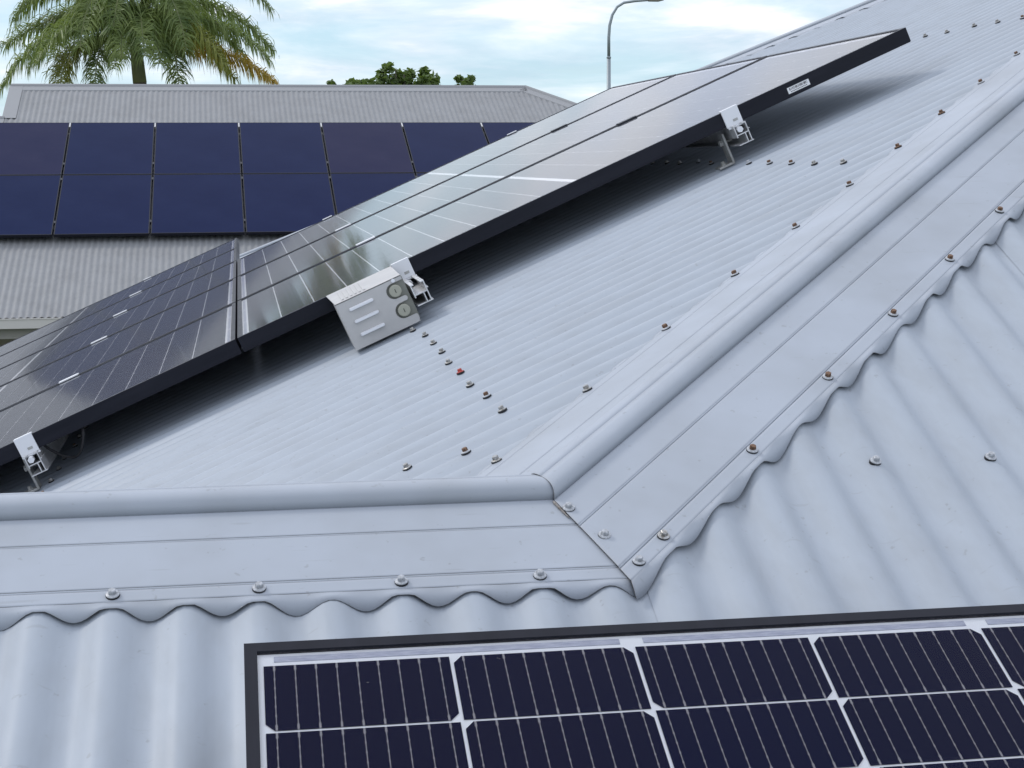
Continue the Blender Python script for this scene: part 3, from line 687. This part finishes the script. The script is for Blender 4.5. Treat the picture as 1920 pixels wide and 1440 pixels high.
def frond(p0, p1, p2, p3, mt, nl=105, ll=.72, droop=1.0, seed=0):
    rnd = random.Random(seed); b = MB(); pts = []; droop *= rnd.uniform(.55, .95)
    for k in range(21):
        t = k / 20; pts.append(p0 * (1 - t) ** 3 + p1 * 3 * t * (1 - t) ** 2 + p2 * 3 * t * t * (1 - t) + p3 * t ** 3)
    b.tube(pts, [.026 * (1 - .85 * k / 20) + .003 for k in range(21)], 5, 1)
    for k in range(nl):
        t = .14 + .86 * k / nl; q = t * 20; i = min(int(q), 19); p = pts[i].lerp(pts[i + 1], q - i); d = (pts[i + 1] - pts[i]).normalized()
        sd_ = d.cross(Vector((0, 0, 1)))
        if sd_.length < .1: sd_ = Vector((1, 0, 0))
        sd_.normalize()
        for s_ in (-1, 1, -1, 1):
            l_ = ll * (math.sin(math.pi * (.12 + .80 * t)) ** .6) * rnd.uniform(.55, 1.25)
            dr = (sd_ * s_ * rnd.uniform(.3, 1.1) + d * rnd.uniform(.25, 1.0) + Vector((0, 0, rnd.uniform(-.25, .65)))).normalized()
            a = p; wv = d.cross(dr).normalized() * 0 + d * .0115 + Vector((rnd.uniform(-.006, .006), rnd.uniform(-.006, .006), 0))
            m1 = a + dr * l_ * .38; m2 = m1 + (dr * .55 + Vector((0, 0, -.75 * droop))).normalized() * l_ * .34; m3 = m2 + (dr * .22 + Vector((0, 0, -1.0 * droop))).normalized() * l_ * .33
            o = len(b.v); b.v += [tuple(a - wv * .6), tuple(a + wv * .6), tuple(m1 - wv), tuple(m1 + wv), tuple(m2 - wv * .8), tuple(m2 + wv * .8), tuple(m3)]
            b.f += [(o, o + 1, o + 3, o + 2), (o + 2, o + 3, o + 5, o + 4), (o + 4, o + 5, o + 6)]; b.m += [0, 0, 0]
    pchild('frond', b.me('frond', [mt, m_ps]))
FR = [  # control pixels (x, y, extra depth)
 ((246, 62, 0), (170, 10, -.2), (60, 60, -.5), (2, 165, -.6), m_pg), ((246, 85, 0), (180, 60, -.3), (110, 85, -.6), (112, 175, -.9), m_py),
 ((246, 40, 0), (170, -60, 0), (70, -40, .2), (28, 40, .3), m_pg), ((246, 45, 0), (160, -10, .5), (80, 40, .9), (10, 85, 1.2), m_pg),
 ((250, 60, 0), (330, 10, -.2), (430, 30, -.5), (505, 110, -.6), m_pg), ((256, 100, 0), (320, 70, .3), (430, 80, .2), (520, 160, .1), m_po),
 ((252, 50, 0), (330, -30, .2), (430, 0, .4), (512, 95, .6), m_pg), ((250, 30, 0), (320, -110, .2), (430, -90, .3), (508, 20, .4), m_pg),
 ((248, 30, 0), (245, -80, -.8), (225, -60, -1.6), (212, 60, -1.8), m_pg), ((248, 40, 0), (300, -60, -.9), (330, -20, -1.5), (350, 95, -1.6), m_pg),
 ((248, 40, 0), (200, -60, -.9), (160, -20, -1.4), (150, 90, -1.6), m_pg), ((250, 20, 0), (250, -160, .3), (300, -220, .6), (400, -190, .8), m_pg),
 ((248, 20, 0), (230, -160, .2), (160, -220, .4), (60, -180, .5), m_pg), ((250, 40, 0), (300, -40, 1.0), (360, -10, 1.8), (395, 90, 2.2), m_pg),
 ((248, 40, 0), (190, -40, 1.0), (130, 0, 1.8), (100, 110, 2.2), m_pg), ((250, 70, 0), (300, 40, .8), (370, 55, 1.2), (440, 150, 1.4), m_py),
 ((252, 70, 0), (290, 20, -.5), (330, 50, -.9), (335, 160, -1.0), m_pg), ((246, 75, 0), (215, 25, -.5), (180, 60, -.9), (178, 165, -1.0), m_pg), ((250, 55, 0), (270, -10, -1.0), (290, 10, -1.5), (300, 120, -1.7), m_pg),
 ((250, 60, 0), (290, 0, .8), (420, 20, .9), (470, 130, .9), m_pg), ((246, 60, 0), (200, 0, .8), (90, 20, .9), (55, 130, .9), m_pg), ((250, 60, 0), (255, 0, 1.0), (235, 10, 1.8), (215, 130, 2.0), m_pg),
 ((250, 50, 0), (235, -20, -1.0), (225, 20, -1.8), (228, 110, -2.0), m_pg), ((250, 50, 0), (262, -20, -1.0), (262, 20, -1.9), (272, 105, -2.1), m_pg), ((250, 70, 0), (310, 30, -.8), (380, 40, -1.2), (425, 130, -1.3), m_py), ((248, 60, 0), (190, 10, -.8), (110, 30, -1.2), (70, 120, -1.3), m_pg),
 ((250, 10, 0), (255, -200, -.2), (250, -300, -.3), (270, -330, -.5), m_pg)]
for i, (a, b_, c_, d_, mt) in enumerate(FR): frond(PP(*a), PP(*b_), PP(*c_), PP(*d_), mt, seed=i, ll=.66 if i not in (8, 9, 10) else .76)

# ------------------------------------------------------------------ leafy trees beyond the ridge
m_lf = leafmat('tree_leaf', (.07, .115, .035), (.14, .20, .06), (.2, .3, .05)); m_bark = mat('bark', (.10, .085, .07), .9)
def tree(label, tufts, Y, seed):
    rnd = random.Random(seed); cx = sum(q[0] for q in tufts) / len(tufts); base = ray(cx, 160, Y); base.z = 0
    t = thing('leafy_tree', label, 'tree', base, 'trees beyond the neighbouring roof')
    def ch(name, me):
        o = obj(name, me, t); o.matrix_parent_inverse = t.matrix_world.inverted()
    b = MB(); l = MB(); fork = base + Vector((0, 0, 3.2)); b.tube([base, base + Vector((.05, 0, 1.6)), fork], [.20, .16, .13], 9)
    for (px, py, rpx) in tufts:
        top = ray(px, py, Y + rnd.uniform(-.5, .5)); r_ = rpx * .82 / 3093 * Y; c = top - Vector((0, 0, r_ * .8))
        b.tube([fork, fork.lerp(c, .5) + Vector((rnd.uniform(-.1, .1), 0, .15)), c], [.07, .04, .012], 6)
        for low in range(3):
            cc = c - Vector((rnd.uniform(-.25, .25), rnd.uniform(-.3, .3), low * .75 * r_ * 1.7)); n = 62 if low == 0 else 95
            for k in range(n):
                d = Vector((rnd.gauss(0, 1), rnd.gauss(0, 1), rnd.gauss(0, 1))).normalized() * r_ * (rnd.random() ** .4) * (1 + .5 * low)
                p = cc + Vector((d.x, d.y, d.z)); ax = Vector((rnd.gauss(0, 1), rnd.gauss(0, 1), rnd.gauss(0, .6))).normalized(); ay = ax.cross(Vector((rnd.gauss(0, 1), rnd.gauss(0, 1), rnd.gauss(0, 1)))).normalized()
                s = rnd.uniform(.06, .13); l.face([p - ax * s, p + ay * s * .5, p + ax * s, p - ay * s * .5])
    ch('trunk', b.me('trunk', m_bark, True)); ch('crown', l.me('crown', m_lf))
tree('small tree tops peeking over the neighbouring ridge, nearest the palm', [(617, 152, 9), (643, 150, 11), (676, 153, 10), (694, 149, 12)], 47, 3)
tree('tallest leafy tree top showing above the neighbouring ridge', [(712, 132, 11), (741, 119, 14), (757, 130, 14), (728, 138, 13), (783, 142, 12), (795, 129, 12), (803, 142, 10), (826, 153, 8)], 44, 4)
tree('small round tree top at right, nearest the street lamp', [(867, 142, 9), (884, 144, 8)], 49, 5)

# ------------------------------------------------------------------ street lamp
LY = 52.0; lp0 = ray(1141.5, 160, LY); base = Vector((lp0.x, lp0.y, 0))
lm = thing('street_lamp', 'slender galvanised street lamp with curved arm behind the panels', 'street lamp', base)
def lch(name, me):
    o = obj(name, me, lm); o.matrix_parent_inverse = lm.matrix_world.inverted()
b = MB(); kn = ray(1141.5, 108, LY); b.tube([base, base + Vector((0, 0, 2)), kn], [.11, .09, .062], 12); b.tube([kn - Vector((0, 0, .02)), kn + Vector((0, 0, .03))], .072, 12); lch('pole', b.me('pole', m_pole, True))
pts = [ray(1141.5, 108, LY), ray(1141.5, 70, LY), ray(1143, 48, LY), ray(1148, 28, LY), ray(1157, 13, LY), ray(1170, 5, LY), ray(1190, 2, LY), ray(1215, 0, LY)]
b = MB(); b.tube(pts, [.052, .05, .048, .046, .044, .042, .04, .038], 10); lch('arm', b.me('arm', m_pole, True))
c = ray(1228, -1, LY); b = MB(); b.tube([c - rt * .28, c - rt * .2, c + rt * .1, c + rt * .28], [.04, .07, .075, .03], 10); lch('lamp_head', b.me('lamp_head', m_fascia, True))

# ------------------------------------------------------------------ ground
b = MB(); n = 24; S = 900
for i in range(n + 1):
    for j in range(n + 1): b.v.append((-S + 2 * S * i / n, -S + 2 * S * j / n, 0))
for i in range(n):
    for j in range(n): q = i * (n + 1) + j; b.f.append((q, q + n + 1, q + n + 2, q + 1)); b.m.append(0)
g = obj('ground', b.me('ground', m_grass)); tag(g, 'green lawn around the houses', None, kind='structure')
